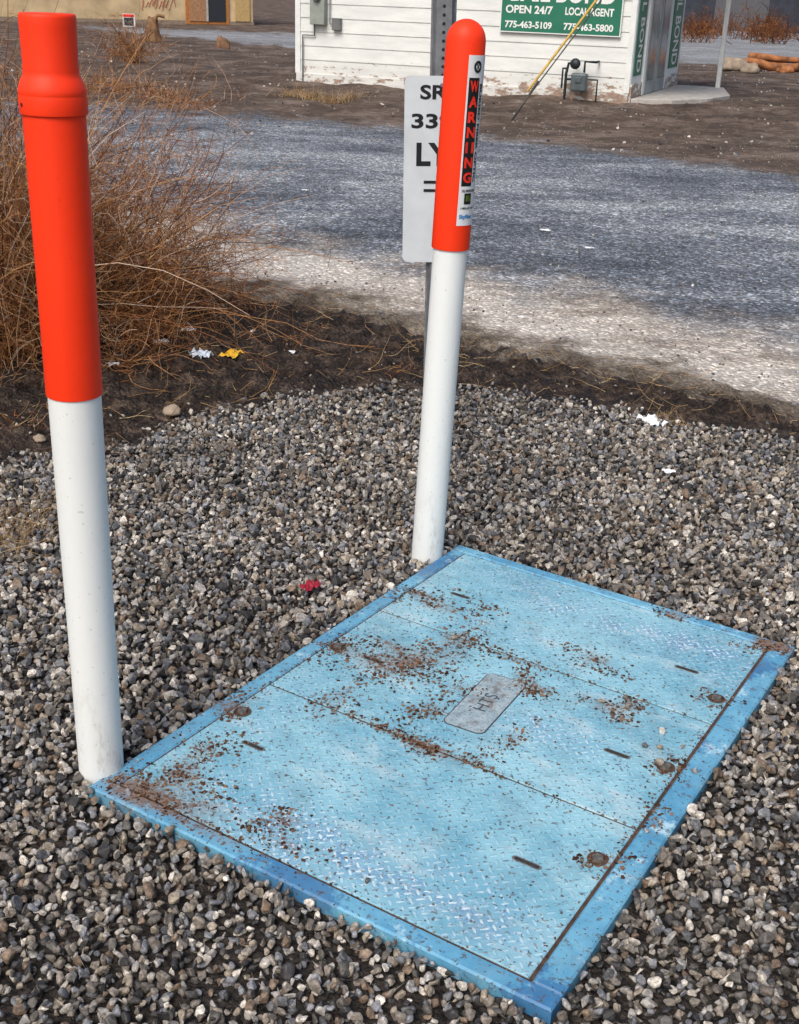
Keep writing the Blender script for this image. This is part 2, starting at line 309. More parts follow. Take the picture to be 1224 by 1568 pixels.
# ------------------------------------------------------------------ utility vault cover
vault=empty('utility_vault_cover')
def lidmat(name,base0,base1,frame=False):
    n=NT(name); uv=n.n('ShaderNodeAttribute',attribute_name='uvm').outputs['Vector']
    a=n.noise(uv,2.6,5,.65); b=n.noise(uv,14,5,.7); c3=n.noise(uv,90,3,.7)
    col=n.ramp(n.math('ADD',n.math('MULTIPLY',a,.6),n.math('MULTIPLY',b,.4)),[(.40,base0),(.58,base1)])
    rot=n.mapping(uv,(1/.0195,1/.0195,1),(0,0,rad(45))); sx=n.n('ShaderNodeSeparateXYZ'); n.l(rot,sx.inputs[0])
    fx=n.math('SUBTRACT',n.math('FRACT',sx.outputs[0]),.5); fy=n.math('SUBTRACT',n.math('FRACT',sx.outputs[1]),.5)
    par=n.math('MODULO',n.math('ABSOLUTE',n.math('ADD',n.math('FLOOR',sx.outputs[0]),n.math('FLOOR',sx.outputs[1]))),2)
    def ell(A,B):
        q=n.math('ADD',n.math('POWER',n.math('MULTIPLY',A,2.1),2),n.math('POWER',n.math('MULTIPLY',B,6.),2)); return n.math('SUBTRACT',1,q,clamp=True)
    ax=n.math('ABSOLUTE',fx); ay=n.math('ABSOLUTE',fy)
    dia=n.math('ADD',n.math('MULTIPLY',ell(ax,ay),par),n.math('MULTIPLY',ell(ay,ax),n.math('SUBTRACT',1,par)))
    dia=n.math('MINIMUM',n.math('MULTIPLY',dia,2),1)
    if not frame:
        wear=n.math('MULTIPLY',n.attr('wear'),n.sm(n.math('ADD',n.math('MULTIPLY',b,.6),n.math('MULTIPLY',c3,.4)),.43,.56))
        wcol=n.mix(n.sm(n.math('ADD',dia,n.math('MULTIPLY',n.math('SUBTRACT',c3,.45),1.8)),.0,.6),(.09,.24,.42),(.62,.74,.80))
        col=n.mix(n.math('MULTIPLY',wear,.7),col,wcol)
        chip=n.math('MULTIPLY',dia,n.sm(n.noise(uv,38,2,.6),.55,.62)); col=n.mix(n.math('MULTIPLY',chip,.8),col,(.04,.08,.12))
        col=n.mix(n.math('MULTIPLY',dia,.10),col,(.75,.9,.95))
        col=n.mix(n.math('MULTIPLY',n.sm(n.noise(n.mapping(uv,(1,2.2,1)),3.4,6,.72),.50,.66),.45),col,(.52,.64,.67))
    else:
        col=n.mix(n.sm(n.noise(uv,11,5,.75),.56,.68),col,(.40,.60,.70))
        col=n.mix(n.math('MULTIPLY',n.sm(n.math('ADD',n.math('MULTIPLY',n.attr('wear'),.25),n.noise(uv,7,5,.8)),.58,.68),.75),col,(.025,.12,.30))
        col=n.mix(n.math('MULTIPLY',n.sm(n.noise(uv,45,4,.75),.57,.64),.75),col,(.10,.07,.055))
    gr=n.sm(n.noise(uv,6,6,.75),.48,.70); col=n.mix(n.math('MULTIPLY',gr,.38),col,(.17,.25,.29))
    dn=n.math('ADD',n.noise(uv,52,5,.8),n.math('MULTIPLY',n.math('SUBTRACT',n.attr('dirt'),1),.20))
    dm=n.sm(dn,.51,.58); dcol=n.ramp(c3,[(.3,(.05,.024,.014)),(.7,(.20,.11,.07))])
    col=n.mix(n.math('MULTIPLY',dm,.9),col,dcol)
    hz=n.sm(n.math('MULTIPLY',n.attr('dirt'),n.math('ADD',.3,b)),.2,1.0); col=n.mix(n.math('MULTIPLY',hz,.45),col,(.22,.16,.13))
    sp=n.sm(n.noise(uv,110,1,.5),.65,.70); col=n.mix(n.math('MULTIPLY',sp,.8),col,(.07,.048,.04))
    h=n.math('ADD',n.math('MULTIPLY',dia,0 if frame else .8),n.math('MULTIPLY',n.math('ADD',b,dm),.35))
    return n.fin(col,n.mix(dm,.45,.9),n.bump(h,.6,.002),spec=.42)
m_lid=lidmat('painted_tread_plate',(.14,.36,.48),(.28,.53,.63)); m_frame=lidmat('painted_steel_frame',(.07,.26,.44),(.17,.43,.59),True)
m_dark=simple('packed_dirt',(.07,.042,.03),.95,.5,40)
dirts=[(.07,.52,.05,.02,1),(.07,.77,.05,.015,1),(.2,.52,.09,.035,1.2),(.26,.56,.06,.03,1.1),(.28,.67,.05,.025,1),(.16,.58,.06,.02,.9),(.47,.35,.06,.02,1.1),(.07,.03,.08,.035,1.3),(.13,.03,.08,.02,1.1),(.12,.10,.05,.03,1),(.72,.62,.05,.02,1),(.76,.65,.03,.02,1),(.61,.75,.06,.025,1),(.69,.98,.04,.02,1.3),(.97,.985,.05,.02,1.3),(.93,.98,.05,.02,1),(.5,.62,.04,.02,.9),(.55,.6,.04,.02,1),(.3,.62,.09,.04,.8),(.15,.75,.09,.03,.9),(.27,.8,.04,.02,.6),(.2,.4,.04,.05,.8),(.6,.45,.03,.05,.7),(.04,.27,.05,.03,1.3),(.92,.27,.03,.015,1.2),(.92,.52,.03,.015,1.1),(.92,.75,.03,.015,1.1),(.38,.1,.04,.02,.9),(.42,.06,.05,.015,.9),(.4,.45,.05,.03,.9),(.96,.39,.02,.02,.8),(.22,.06,.09,.03,.9),(.35,.36,.1,.01,.9),(.6,.36,.15,.008,.8),(.45,.67,.12,.01,.8),(.1,.16,.05,.04,.8),(.3,.02,.1,.015,.9),(.42,.53,.05,.03,.8)]
wears=[(.6,.1,.22,.05,1.1),(.45,.07,.12,.04,1),(.28,.1,.12,.06,.6),(.8,.09,.1,.05,.9),(.6,.88,.2,.04,1.1),(.82,.9,.12,.05,1.1),(.4,.9,.1,.04,.8),(.25,.93,.1,.03,.7),(.66,.5,.12,.04,1),(.9,.82,.06,.06,.6),(.12,.3,.07,.1,.4),(.45,.75,.15,.05,.3),(1,0,.08,.05,1.2),(.5,0,.1,.03,1.2),(0,.9,.05,.1,.8)]
def field(u,v,L): return sum(a*np.exp(-((u-cu)/su)**2-((v-cv)/sv)**2) for cu,cv,su,sv,a in L)
LU,LV=1.083,1.535
def plate(name,u0,u1,v0,v1,ztop,zbot,mat,st=.012,bev=.0015):
    bu,bv=bev/LU,bev/LV; U0,U1,V0,V1=u0+bu,u1-bu,v0+bv,v1-bv
    nu=max(2,int((u1-u0)*LU/st)+1); nv=max(2,int((v1-v0)*LV/st)+1)
    U,Vv=np.meshgrid(np.linspace(U0,U1,nu),np.linspace(V0,V1,nv))
    Pq=quad(U[...,None],Vv[...,None]); V=np.concatenate([Pq,np.full(U.shape,ztop)[...,None]],-1)
    idx=np.arange(nu*nv).reshape(nv,nu)
    F=[tuple(q) for q in np.stack([idx[:-1,:-1],idx[:-1,1:],idx[1:,1:],idx[1:,:-1]],-1).reshape(-1,4)]
    ring=list(idx[0,:])+list(idx[1:,-1])+list(idx[-1,-2::-1])+list(idx[-2:0:-1,0])
    Vl=V.reshape(-1,3); base=len(Vl); ur=U.ravel()[ring]; vr=Vv.ravel()[ring]
    uo=np.where(ur<=U0+1e-9,u0,np.where(ur>=U1-1e-9,u1,ur)); vo=np.where(vr<=V0+1e-9,v0,np.where(vr>=V1-1e-9,v1,vr))
    Pr=quad(uo[:,None],vo[:,None]); m=len(ring)
    R1b=np.concatenate([Pr,np.full((m,1),ztop-bev)],1); R2=R1b.copy(); R2[:,2]=zbot
    Vall=np.concatenate([Vl,R1b,R2])
    for i in range(m):
        j=(i+1)%m; F.append((ring[j],ring[i],base+i,base+j)); F.append((base+j,base+i,base+m+i,base+m+j))
    Ua=np.concatenate([U.ravel(),uo,uo]); Va=np.concatenate([Vv.ravel(),vo,vo])
    o=mesh_np(name,Vall,np.array(F),mat,vault,False,{'dirt':field(Ua,Va,dirts),'wear':field(Ua,Va,wears)})
    at=o.data.attributes.new('uvm','FLOAT_VECTOR','POINT'); at.data.foreach_set('vector',np.stack([Ua*LU,Va*LV,Vall[:,2]],1).astype(np.float32).ravel())
    return o
fu_,fv_=.045,.028; gu,gv=.0045,.0036
plate('frame_front',0,1,0,fv_,0.001,-.06,m_frame,bev=.004); plate('frame_back',0,1,1-fv_*.9,1,0.001,-.06,m_frame,bev=.004)
plate('frame_left',0,fu_*.9,fv_+.0005,1-fv_*.9-.0005,0,-.06,m_frame,bev=.004); plate('frame_right',1-fu_*1.2,1,fv_+.0005,1-fv_*.9-.0005,0,-.06,m_frame,bev=.004)
ul,ur_=fu_*.9+gu,1-fu_*1.2-gu*1.5
for i,(a,b) in enumerate([(fv_+gv,.3577),(.3617,.6717),(.6757,1-fv_*.9-gv)]): plate('lid_%d'%(i+1),ul,ur_,a,b,-.001,-.02,m_lid)
pts=[quad(u,v) for u,v in [(fu_*.5,fv_*.5),(1-fu_*.5,fv_*.5),(1-fu_*.5,1-fv_*.5),(fu_*.5,1-fv_*.5)]]
prism('packed_gap_dirt',[tuple(q) for q in pts],-.03,-.0045,m_dark,vault)
udir=(B_-A_)/np.linalg.norm(B_-A_); ua=math.atan2(udir[1],udir[0])
def obround(name,u,v,L,Wd,z,mat,ang=0,h=.0008,parent=vault):
    c=quad(u,v); pts=[]
    for k in range(9): a=-math.pi/2+math.pi*k/8; pts.append((L/2-Wd/2+Wd/2*math.cos(a),Wd/2*math.sin(a)))
    for k in range(9): a=math.pi/2+math.pi*k/8; pts.append((-L/2+Wd/2+Wd/2*math.cos(a),Wd/2*math.sin(a)))
    ca,sa=math.cos(ua+ang),math.sin(ua+ang)
    return prism(name,[(c[0]+x*ca-y*sa,c[1]+x*sa+y*ca) for x,y in pts],z,z+h,mat,parent)
m_slot=simple('slot_recess',(.03,.028,.028),.9,.4,60); m_rim=simple('slot_rim_metal',(.16,.17,.17),.6,.4,80,.3)
for i,(u,v) in enumerate([(.17,.81),(.17,.52),(.17,.21),(.81,.21),(.81,.51),(.81,.81)]):
    obround('slot_rim_%d'%i,u,v,.066,.0155,-.0015,m_rim); obround('slot_%d'%i,u,v,.056,.009,-.0005,m_slot,h=.0004)
m_bolt=simple('bolt_steel',(.14,.13,.12),.6,.5,80,.3)
for i,(u,v) in enumerate([(.914,.27),(.914,.75),(.914,.52),(.07,.27),(.07,.52)]):
    c=quad(u,v)
    lathe('bolt_cup_%d'%i,[(0,-.0007),(.020,-.0007),(.0215,.001),(.0195,.0012),(.017,-.0002),(.0,-.0003)],m_dark,vault,28,(c[0],c[1],0))
    bm=bmesh.new(); bmesh.ops.create_cone(bm,cap_ends=True,segments=6,radius1=.0125,radius2=.0115,depth=.007)
    o=add_bm(bm,'bolt_%d'%i,m_bolt,vault); o.location=(c[0],c[1],.0025); o.rotation_euler=(0,0,i*.7)
def platemat():
    n=NT('id_plate_metal'); v=n.coord(); a=n.noise(v,30,5,.7); b=n.noise(v,160,3,.7); c=n.ramp(a,[(.35,(.20,.29,.34)),(.65,(.38,.47,.51))]); c=n.mix(n.math('MULTIPLY',n.sm(b,.54,.62),.6),c,(.07,.06,.06)); c=n.mix(n.math('MULTIPLY',n.sm(n.noise(v,14,5,.7),.52,.66),.7),c,(.14,.10,.08)); return n.fin(c,.6,n.bump(b,.3,.001))
m_plate=platemat(); m_ink=simple('id_plate_letters',(.05,.06,.07),.7)
pa=math.atan2(2.645-2.415,.29-.165); pc=(.2275,2.53)
def rrect(w_,h_,rr,cx,cy,ang,seg=6):
    pts=[]
    for (sx,sy,a0) in [(1,1,0),(-1,1,90),(-1,-1,180),(1,-1,270)]:
        for k in range(seg+1):
            a=rad(a0+90*k/seg); x=sx*(w_/2-rr)+rr*math.cos(a); y=sy*(h_/2-rr)+rr*math.sin(a); pts.append((cx+x*math.cos(ang)-y*math.sin(ang),cy+x*math.sin(ang)+y*math.cos(ang)))
    return pts
prism('id_plate_edge',rrect(.268,.110,.02,*pc,pa),-.002,.0001,m_ink,vault); prism('id_plate',rrect(.262,.104,.017,*pc,pa),-.002,.0008,m_plate,vault)
text('id_plate_text','HTS',.05,Matrix.Translation((pc[0]-.0,pc[1]-.0,.0012))@Matrix.Rotation(pa,4,'Z'),m_ink,vault,height=.034)
crm=NT('dirt_crumb_material'); crumb_m=crm.fin(crm.ramp(crm.attr('tone'),[(0,(.03,.015,.009)),(.5,(.10,.052,.032)),(1,(.24,.15,.10))]),.95,spec=.1)
crc=[]
for k in range(10):
    bm=bmesh.new(); asp=random.uniform(.12,.5)
    for i in range(9):
        v=Vector([random.gauss(0,1) for _ in range(3)]).normalized(); bm.verts.new((v.x*.5,v.y*asp,v.z*.16))
    bmesh.ops.convex_hull(bm,input=bm.verts[:]); bmesh.ops.delete(bm,geom=[v for v in bm.verts if not v.link_faces],context='VERTS'); crc.append(tri_mesh(bm))
P=[];S=[]
for cu,cv,su,sv,a in dirts:
    for sub in range(9):
        scu,scv=rng.normal(cu,su*.8),rng.normal(cv,sv*.9); m=int(rng.uniform(200,900)*a*(su*sv)**.5)
        u=rng.normal(scu,su*.4,m); v=rng.normal(scv,sv*.4,m); k=(u>.005)&(u<.995)&(v>.004)&(v<.996)
        for a_,b_ in zip(u[k],v[k]): q=quad(a_,b_); P.append((q[0],q[1],.0005)); S.append(.003+.013*rng.random()**2)
for cu,cv,su,sv,n_ in [(.5,.36,.3,.005,260),(.5,.673,.3,.005,240),(.935,.5,.006,.3,300),(.045,.5,.006,.3,260),(.5,.03,.3,.004,160),(.35,.55,.3,.2,700)]:
    u=rng.normal(cu,su,n_); v=rng.normal(cv,sv,n_); k=(u>.005)&(u<.995)&(v>.004)&(v<.996)
    for a_,b_ in zip(u[k],v[k]): q=quad(a_,b_); P.append((q[0],q[1],0)); S.append(.002+.008*rng.random()**2)
for _ in range(900): q=quad(rng.random(),rng.random()); P.append((q[0],q[1],.0)); S.append(rng.uniform(.002,.0075))
scatter('dirt_crumbs',P,S,crc,crumb_m,True,vault)
pb=[(.86,.60,.022),(.85,.55,.02),(.97,.39,.018),(.97,.53,.022),(.74,.66,.02),(.76,.64,.026),(.31,.64,.02),(.28,.66,.024),(.6,.06,.014),(.96,.36,.016),(.90,.52,.03),(.88,.56,.02),(.30,.74,.014),(.14,.82,.016),(.7,.63,.022),(.26,.39,.014),(.92,.58,.018),(.08,.02,.02)]
scatter('pebbles',[(*quad(u,v),s*.25) for u,v,s in pb],[s for *_,s in pb],stA,stone_m,False,vault)

# ------------------------------------------------------------------ marker posts
def plastic(name,c,dirtc,rough=.45,amt=.5):
    n=NT(name); v=n.coord(); a=n.noise(n.mapping(v,(3,3,.8)),3,5,.7); sx=n.n('ShaderNodeSeparateXYZ'); n.l(v,sx.inputs[0])
    low=n.sm(sx.outputs[2],.30,.0); st=n.noise(n.mapping(v,(14,14,5)),2,5,.75)
    col=n.mix(n.math('MULTIPLY',n.sm(a,.45,.75),.3),c,tuple(k*.84 for k in c))
    col=n.mix(n.math('MULTIPLY',n.math('MULTIPLY',n.sm(st,.5,.75),n.math('ADD',n.math('MULTIPLY',low,1.),.12)),amt),col,dirtc)
    sp=n.sm(n.noise(v,110,1),.71,.77); col=n.mix(n.math('MULTIPLY',sp,.35),col,dirtc)
    return n.fin(col,rough,n.bump(n.noise(v,60,3),.15,.003),spec=.3)
m_w=plastic('white_pvc',(.76,.79,.78),(.3,.27,.23),.55); m_o=plastic('orange_red_plastic',(.95,.042,.006),(.6,.035,.012),.55)
lp=empty('marker_post',(-.64,2.22,0)); lp.rotation_euler=(rad(.0),rad(.35),0)
lathe('white_pipe',[(.0,-.15),(.0485,-.15),(.0485,.3),(.0505,.875)],m_w,lp)
lathe('orange_sleeve',[(.050,.86),(.0528,.86),(.0535,.864),(.0536,1.10),(.0545,1.374),(.0545,1.3745),(.0582,1.3755),(.0588,1.378),(.0588,1.405),(.0584,1.4065),(.0584,1.4075),(.0588,1.409),(.0585,1.416),(.056,1.424),(.0515,1.434),(.0482,1.440),(.0478,1.447),(.0478,1.452),(.0472,1.456),(.0482,1.52),(.0482,1.533),(.0475,1.537),(.0455,1.539),(.0,1.5395)],m_o,lp,sharp=45)
m_hole=simple('sleeve_hole',(.12,.01,.005),.8)
o=lathe('sleeve_pin_hole',[(0,.0),(.0035,.0),(.0035,.002),(0,.002)],m_hole,lp,12); a=rad(222); o.location=(.058*math.cos(a),.058*math.sin(a),1.392); o.rotation_euler=(0,rad(90),a)
rp=empty('marker_post',(.09,3.37,0)); rp.rotation_euler=(0,rad(1.55),0)
lathe('white_pipe',[(.0,-.15),(.048,-.15),(.0478,.955)],m_w,rp)
dome=[(.0515*math.cos(rad(a)),1.478+.052*math.sin(rad(a))) for a in range(0,91,9)]; dome[-1]=(0,1.53)
lathe('orange_sleeve',[(.047,.94),(.0520,.94),(.0528,.944),(.0528,1.2),(.052,1.474)]+dome,m_o,rp,sharp=60)
m_lab=simple('label_white',(.68,.70,.72),.4,.05); m_blk=simple('label_black',(.012,.012,.012),.4,.1); m_red=simple('label_red',(.75,.03,.015),.4,.1); m_blu=simple('label_blue',(.03,.2,.5),.4,.1); m_grn=simple('label_green',(.12,.2,.02),.4,.1)
face=rad(-90)
def wrap(name,a0,a1,z0,z1,rr,mat,parent=rp,n=14):
    V=[];F=[]
    for i in range(n+1):
        a=face+rad(a0+(a1-a0)*i/n)
        V+=[(rr*math.cos(a),rr*math.sin(a),z0),(rr*math.cos(a),rr*math.sin(a),z1)]
    for i in range(n): F.append((2*i,2*i+2,2*i+3,2*i+1))
    return mesh_np(name,np.array(V),np.array(F),mat,parent,True)
def wtext(name,s,ac,zc,hw,hh,rr,mat,rot=0,parent=rp):
    me=text_mesh(s,.1,0,.004); co=np.array([v.co[:2] for v in me.vertices]); mn,mx=co.min(0),co.max(0); co=(co-(mn+mx)/2)/(mx-mn)
    if rot: co=np.stack([co[:,1]*(-1 if rot>0 else 1),co[:,0]*(1 if rot>0 else -1)],1)
    for v,(x,y) in zip(me.vertices,co):
        a=face+rad(ac)+x*hw/rr; v.co=(rr*math.cos(a),rr*math.sin(a),zc+y*hh)
    me.materials.clear(); me.materials.append(mat); link(bpy.data.objects.new(name,me),parent)
R0=.0535
wrap('label',10,88,1.01,1.445,R0,m_lab)
wrap('label_black_band',15,50,1.115,1.39,R0+.0006,m_blk)
for i,ch in enumerate('WARNING'): wtext('label_letter_%d'%i,ch,32.5,1.369-i*.0385,.026,.028,R0+.0018,m_red)
wtext('label_side_text','BURIED FIBER OPTIC',60,1.25,.012,.25,R0+.0012,m_blk,-1)
wtext('label_ring','O',40,1.417,.026,.030,R0+.0012,m_blk); wtext('label_ring_bar','X',40,1.417,.012,.014,R0+.0012,m_blk)
wtext('label_call','CALL BEFORE DIGGING',45,1.103,.05,.007,R0+.0012,m_blk)
wrap('label_logo',28,54,1.067,1.096,R0+.0006,m_blk); wtext('label_logo_text','811',41,1.083,.016,.016,R0+.0018,m_grn)
wtext('label_phone','1-800-227-2600',45,1.057,.05,.006,R0+.0012,m_blk)
wtext('label_owner','SkyFiber',40,1.033,.046,.014,R0+.0012,m_blu)

# ------------------------------------------------------------------ road sign
rs=empty('road_reference_sign',(.115,4.10,0)); rs.rotation_euler=(0,rad(-1.1),rad(2))
m_galv=simple('galvanised_steel',(.19,.2,.215),.55,.25,30,.4); m_sw=simple('sign_white_sheeting',(.56,.60,.63),.5,.12,6); m_sb=simple('sign_black',(.01,.01,.012),.5)
H=2.3
prof=[(-.040,.022),(-.034,.020),(-.024,0),(.024,0),(.034,.020),(.040,.022),(.040,.025),(.032,.023),(.022,.003),(-.022,.003),(-.032,.023),(-.040,.025)]
bm=bmesh.new()
a=[bm.verts.new((x,y,-.3)) for x,y in prof]; b=[bm.verts.new((x,y,H)) for x,y in prof]; n=len(prof)
for i in range(n): bm.faces.new((a[i],a[(i+1)%n],b[(i+1)%n],b[i]))
bm.faces.new(b); bm.faces.new(a[::-1]); bmesh.ops.recalc_face_normals(bm,faces=bm.faces); add_bm(bm,'u_channel_post',m_galv,rs)
bm=bmesh.new(); z=.1
while z<H-.05:
    vs_=[bm.verts.new((.0052*math.cos(t),-.0006,z+.0052*math.sin(t))) for t in np.linspace(0,2*math.pi,12,endpoint=False)]; bm.faces.new(vs_); z+=.0254
add_bm(bm,'post_holes',m_sb,rs)
pp=[(x,z_) for x,z_ in rrect(.198,.595,.02,.0,1.045,0)]
bm=bmesh.new(); a=[bm.verts.new((x-.022,-.006,z_)) for x,z_ in pp]; b=[bm.verts.new((x-.022,-.003,z_)) for x,z_ in pp]; bm.faces.new(a); bm.faces.new(b[::-1]); n=len(pp)
for i in range(n): bm.faces.new((a[i],b[i],b[(i+1)%n],a[(i+1)%n]))
bmesh.ops.recalc_face_normals(bm,faces=bm.faces); add_bm(bm,'sign_plate',m_sw,rs)
RX=Matrix.Rotation(rad(90),4,'X')
def st(s,x,z,wd,ht,b=.0015): text('sign_text_'+s,s,.1,Matrix.Translation((x-.022,-.0068,z))@RX,m_sb,rs,width=wd,height=ht,bold=b)
st('SR',-.005,1.293,.088,.045,.003); st('339',-.008,1.204,.135,.047,.003); st('LY',-.002,1.10,.112,.074,.0035)
for zz in (.985,1.012): box('sign_bar',-.054,.01,-.0075,-.0062,zz-.0045,zz+.0045,m_sb,rs,0)
for zz in (1.315,.775): lathe('sign_bolt',[(0,0),(.006,0),(.006,.003),(0,.004)],m_galv,rs,10,(-.002,-.0062,zz)).rotation_euler=(rad(90),0,0)

# ------------------------------------------------------------------ white building
wb_=empty('white_wooden_building',(-2.11,23.05,-.04),rad(-21.8))
def sidingmat():
    n=NT('white_painted_boards'); v=n.coord(); a=n.noise(n.mapping(v,(1,1,5)),1.2,5,.7); pe=n.noise(n.mapping(v,(1.2,1.2,3)),3.2,7,.75)
    sx=n.n('ShaderNodeSeparateXYZ'); n.l(v,sx.inputs[0]); lowf=n.sm(sx.outputs[2],.6,.02); rt=n.sm(sx.outputs[0],2.5,5.)
    c=n.ramp(a,[(.3,(.60,.63,.62)),(.7,(.80,.82,.79))])
    m=n.sm(n.math('ADD',pe,n.math('MULTIPLY',lowf,n.math('ADD',.15,n.math('MULTIPLY',rt,.08)))),.66,.70); c=n.mix(n.math('MULTIPLY',m,.85),c,n.ramp(n.noise(v,20,3),[(.3,(.12,.055,.03)),(.7,(.36,.2,.11))]))
    c=n.mix(n.math('MULTIPLY',lowf,.2),c,(.35,.3,.25))
    return n.fin(c,.6,n.bump(n.math('ADD',a,n.math('MULTIPLY',m,-1)),.3,.005),spec=.25)
m_sid=sidingmat(); m_trim=simple('white_trim',(.72,.75,.74),.6,.08); m_green=simple('green_sign_paint',(.02,.16,.10),.45,.12,3); m_sgw=simple('sign_lettering',(.75,.78,.76),.5,.04)
m_gal=simple('door_aluminium',(.30,.36,.38),.3,.2,3,.2); m_conc=simple('concrete',(.42,.40,.37),.9,.2,8)
LX,LY=6.02,4.05
def siding(name,L,off):
    V=[];F=[];z=.16;bh=.232
    while z<2.95:
        z1=min(z+bh,3.0); k=len(V)
        V+=[(0,off-.016,z),(L,off-.016,z),(L,off-.003,z1),(0,off-.003,z1),(0,off-.003,z),(L,off-.003,z)]; F+=[(k,k+1,k+2,k+3),(k+4,k+5,k+1,k)]; z=z1
    return mesh_np(name,np.array(V),np.array(F),m_sid,wb_)
box('wall_core',0.0,LX,0.0,LY,0,3.0,m_trim,wb_,0)
siding('front_siding',LX,0)
box('front_base_board',-.01,LX+.01,-.035,-.001,-.05,.16,m_sid,wb_,.004)
box('corner_board_1',-.03,.07,-.03,-.0,.162,3,m_trim,wb_,.003); box('corner_board_2',LX-.07,LX+.02,-.03,-.0,.162,3,m_trim,wb_,.003)
box('roof',-.35,LX+.35,-.4,LY+.4,3.0,3.14,simple('roofing',(.15,.14,.13),.9),wb_,.01)
box('roof_ridge_step',.2,LX-.2,.3,LY-.3,3.14,3.3,simple('roofing_2',(.13,.12,.12),.9),wb_,.01)
box('bail_sign_board',3.80,5.80,-.06,-.03,1.02,2.05,m_green,wb_,.004)
for nme,x0,x1,z0,z1 in [('b',3.80,5.80,1.005,1.02),('l',3.785,3.80,1.005,2.05),('r',5.80,5.815,1.005,2.05)]: box('bail_sign_edge_'+nme,x0,x1,-.066,-.03,z0,z1,m_sgw,wb_,0)
def bt(s,xc,zc,wd,ht,b=.0015): text('bail_sign_text',s,.2,Matrix.Translation((xc,-.0635,zc))@RX,m_sgw,wb_,width=wd,height=ht,bold=b)
bt('BAIL BOND',4.82,1.65,1.75,.34,.006); bt('OPEN 24/7',4.27,1.36,.80,.125,.006); bt('LOCAL AGENT',5.28,1.36,.80,.12,.006); bt('775-463-5109',4.27,1.13,.80,.11,.006); bt('775-463-5800',5.28,1.13,.82,.11,.006)
sx0=LX
def sbox(name,y0,y1,z0,z1,d0,d1,mat,bev=.003): return box(name,sx0+d0,sx0+d1,y0,y1,z0,z1,mat,wb_,bev)
sbox('side_base',0,.79,-.05,.30,.001,.05,m_sid); sbox('side_base_2',2.74,LY,-.05,.30,.001,.05,m_sid); sbox('side_panel_frame_1',0.0,.78,.302,2.6,.001,.03,m_trim); sbox('side_green_panel_1',.1,.66,.42,2.4,.03,.045,m_green)
sbox('side_panel_frame_2',2.75,LY,.302,2.6,.001,.03,m_trim); sbox('side_green_panel_2',2.98,3.85,.42,2.4,.03,.045,m_green)
sbox('door_frame_left',.80,.95,.09,2.45,.001,.06,m_trim); sbox('door_frame_right',2.6,2.735,.09,2.45,.001,.06,m_trim); sbox('door_frame_mid',1.72,1.83,.10,2.45,.003,.055,m_gal)
m_glass=simple('door_glass',(.16,.21,.23),.12,.3,2)
sbox('door_leaf_1',.955,1.715,.09,2.4,.052,.062,m_gal); sbox('door_leaf_2',1.835,2.595,.09,2.4,.052,.062,m_gal)
sbox('door_glass_1',1.06,1.6,.3,2.2,.063,.068,m_glass); sbox('door_glass_2',1.95,2.5,.3,2.2,.063,.068,m_glass)
sbox('door_handle',1.68,1.70,.95,1.25,.07,.10,m_gal); sbox('door_header',.8,2.735,2.46,2.6,.001,.06,m_trim)
RS=Matrix.Rotation(rad(90),4,'Z')@RX
def side_t(s,yc,wd,ht,zc): text('side_panel_text',s,.2,Matrix.Translation((sx0+.048,yc,zc))@RS@Matrix.Rotation(rad(-90),4,'Z'),m_sgw,wb_,width=wd,height=ht,bold=.004)
side_t('BAIL BOND',.38,1.5,.3,1.22); side_t('BAIL BOND',3.42,1.5,.5,1.22)
m_box=simple('meter_box_grey',(.30,.33,.30),.5,.15,6,.2); m_box2=simple('meter_box_dark',(.16,.17,.17),.5,.15,6,.2)
box('electric_meter_box',.32,.60,-.16,-.02,.98,1.62,m_box,wb_,.012); o=lathe('meter_dial',[(0,0),(.07,0),(.07,.05),(.055,.07),(0,.075)],m_box2,wb_,24,(.46,-.16,1.42)); o.rotation_euler=(rad(90),0,0)
box('junction_box',.72,.88,-.10,-.02,.90,1.10,m_box2,wb_,.01)
tube('conduit_1',[(.36,-.05,.98),(.36,-.05,.8),(.13,-.05,.8),(.13,-.05,.02)],.014,m_box2,wb_); tube('conduit_2',[(.46,-.05,1.6),(.46,-.05,2.6)],.03,m_box,wb_); tube('conduit_3',[(.72,-.05,1.0),(.66,-.05,1.0),(.66,-.05,2.6)],.012,m_box2,wb_)
tube('wall_pipe',[(2.9,-.05,1.2),(2.9,-.05,2.8)],.02,m_trim,wb_)
prism('porch_slab',[(6.08,-.02),(6.7,.25),(7.15,1.0),(7.36,2.1),(6.95,LY),(6.08,LY)],-.05,.085,m_conc,wb_,.01)
box('porch_post',6.82,6.90,3.85,3.93,.085,2.62,m_trim,wb_,.005)
box('porch_canopy',6.06,7.1,.0,LY+.1,2.62,2.74,m_trim,wb_,.008)
gmx=empty('gas_meter'); gmx.location=wb_.location; gmx.rotation_euler=wb_.rotation_euler
m_pipe=simple('painted_pipe',(.02,.028,.032),.5,.3,20,.3); m_met=simple('gas_meter_body',(.09,.115,.125),.45,.25,10,.2)
y=-.22
tube('riser',[(5.02,y,0),(5.02,y,.42),(5.05,y,.58),(5.20,y,.58)],.024,m_pipe,gmx); tube('outlet',[(5.32,y,.45),(5.32,y,.62),(5.50,y,.62),(5.5,y+.1,.62),(5.5,y+.19,.62)],.02,m_pipe,gmx)
tube('bypass',[(4.96,y,.2),(4.96,y,.5),(5.02,y,.5)],.018,m_pipe,gmx); tube('stand',[(5.55,y,0),(5.55,y,.35),(5.4,y,.35)],.016,m_pipe,gmx); tube('cross',[(5.02,y,.34),(5.15,y,.34)],.02,m_pipe,gmx)
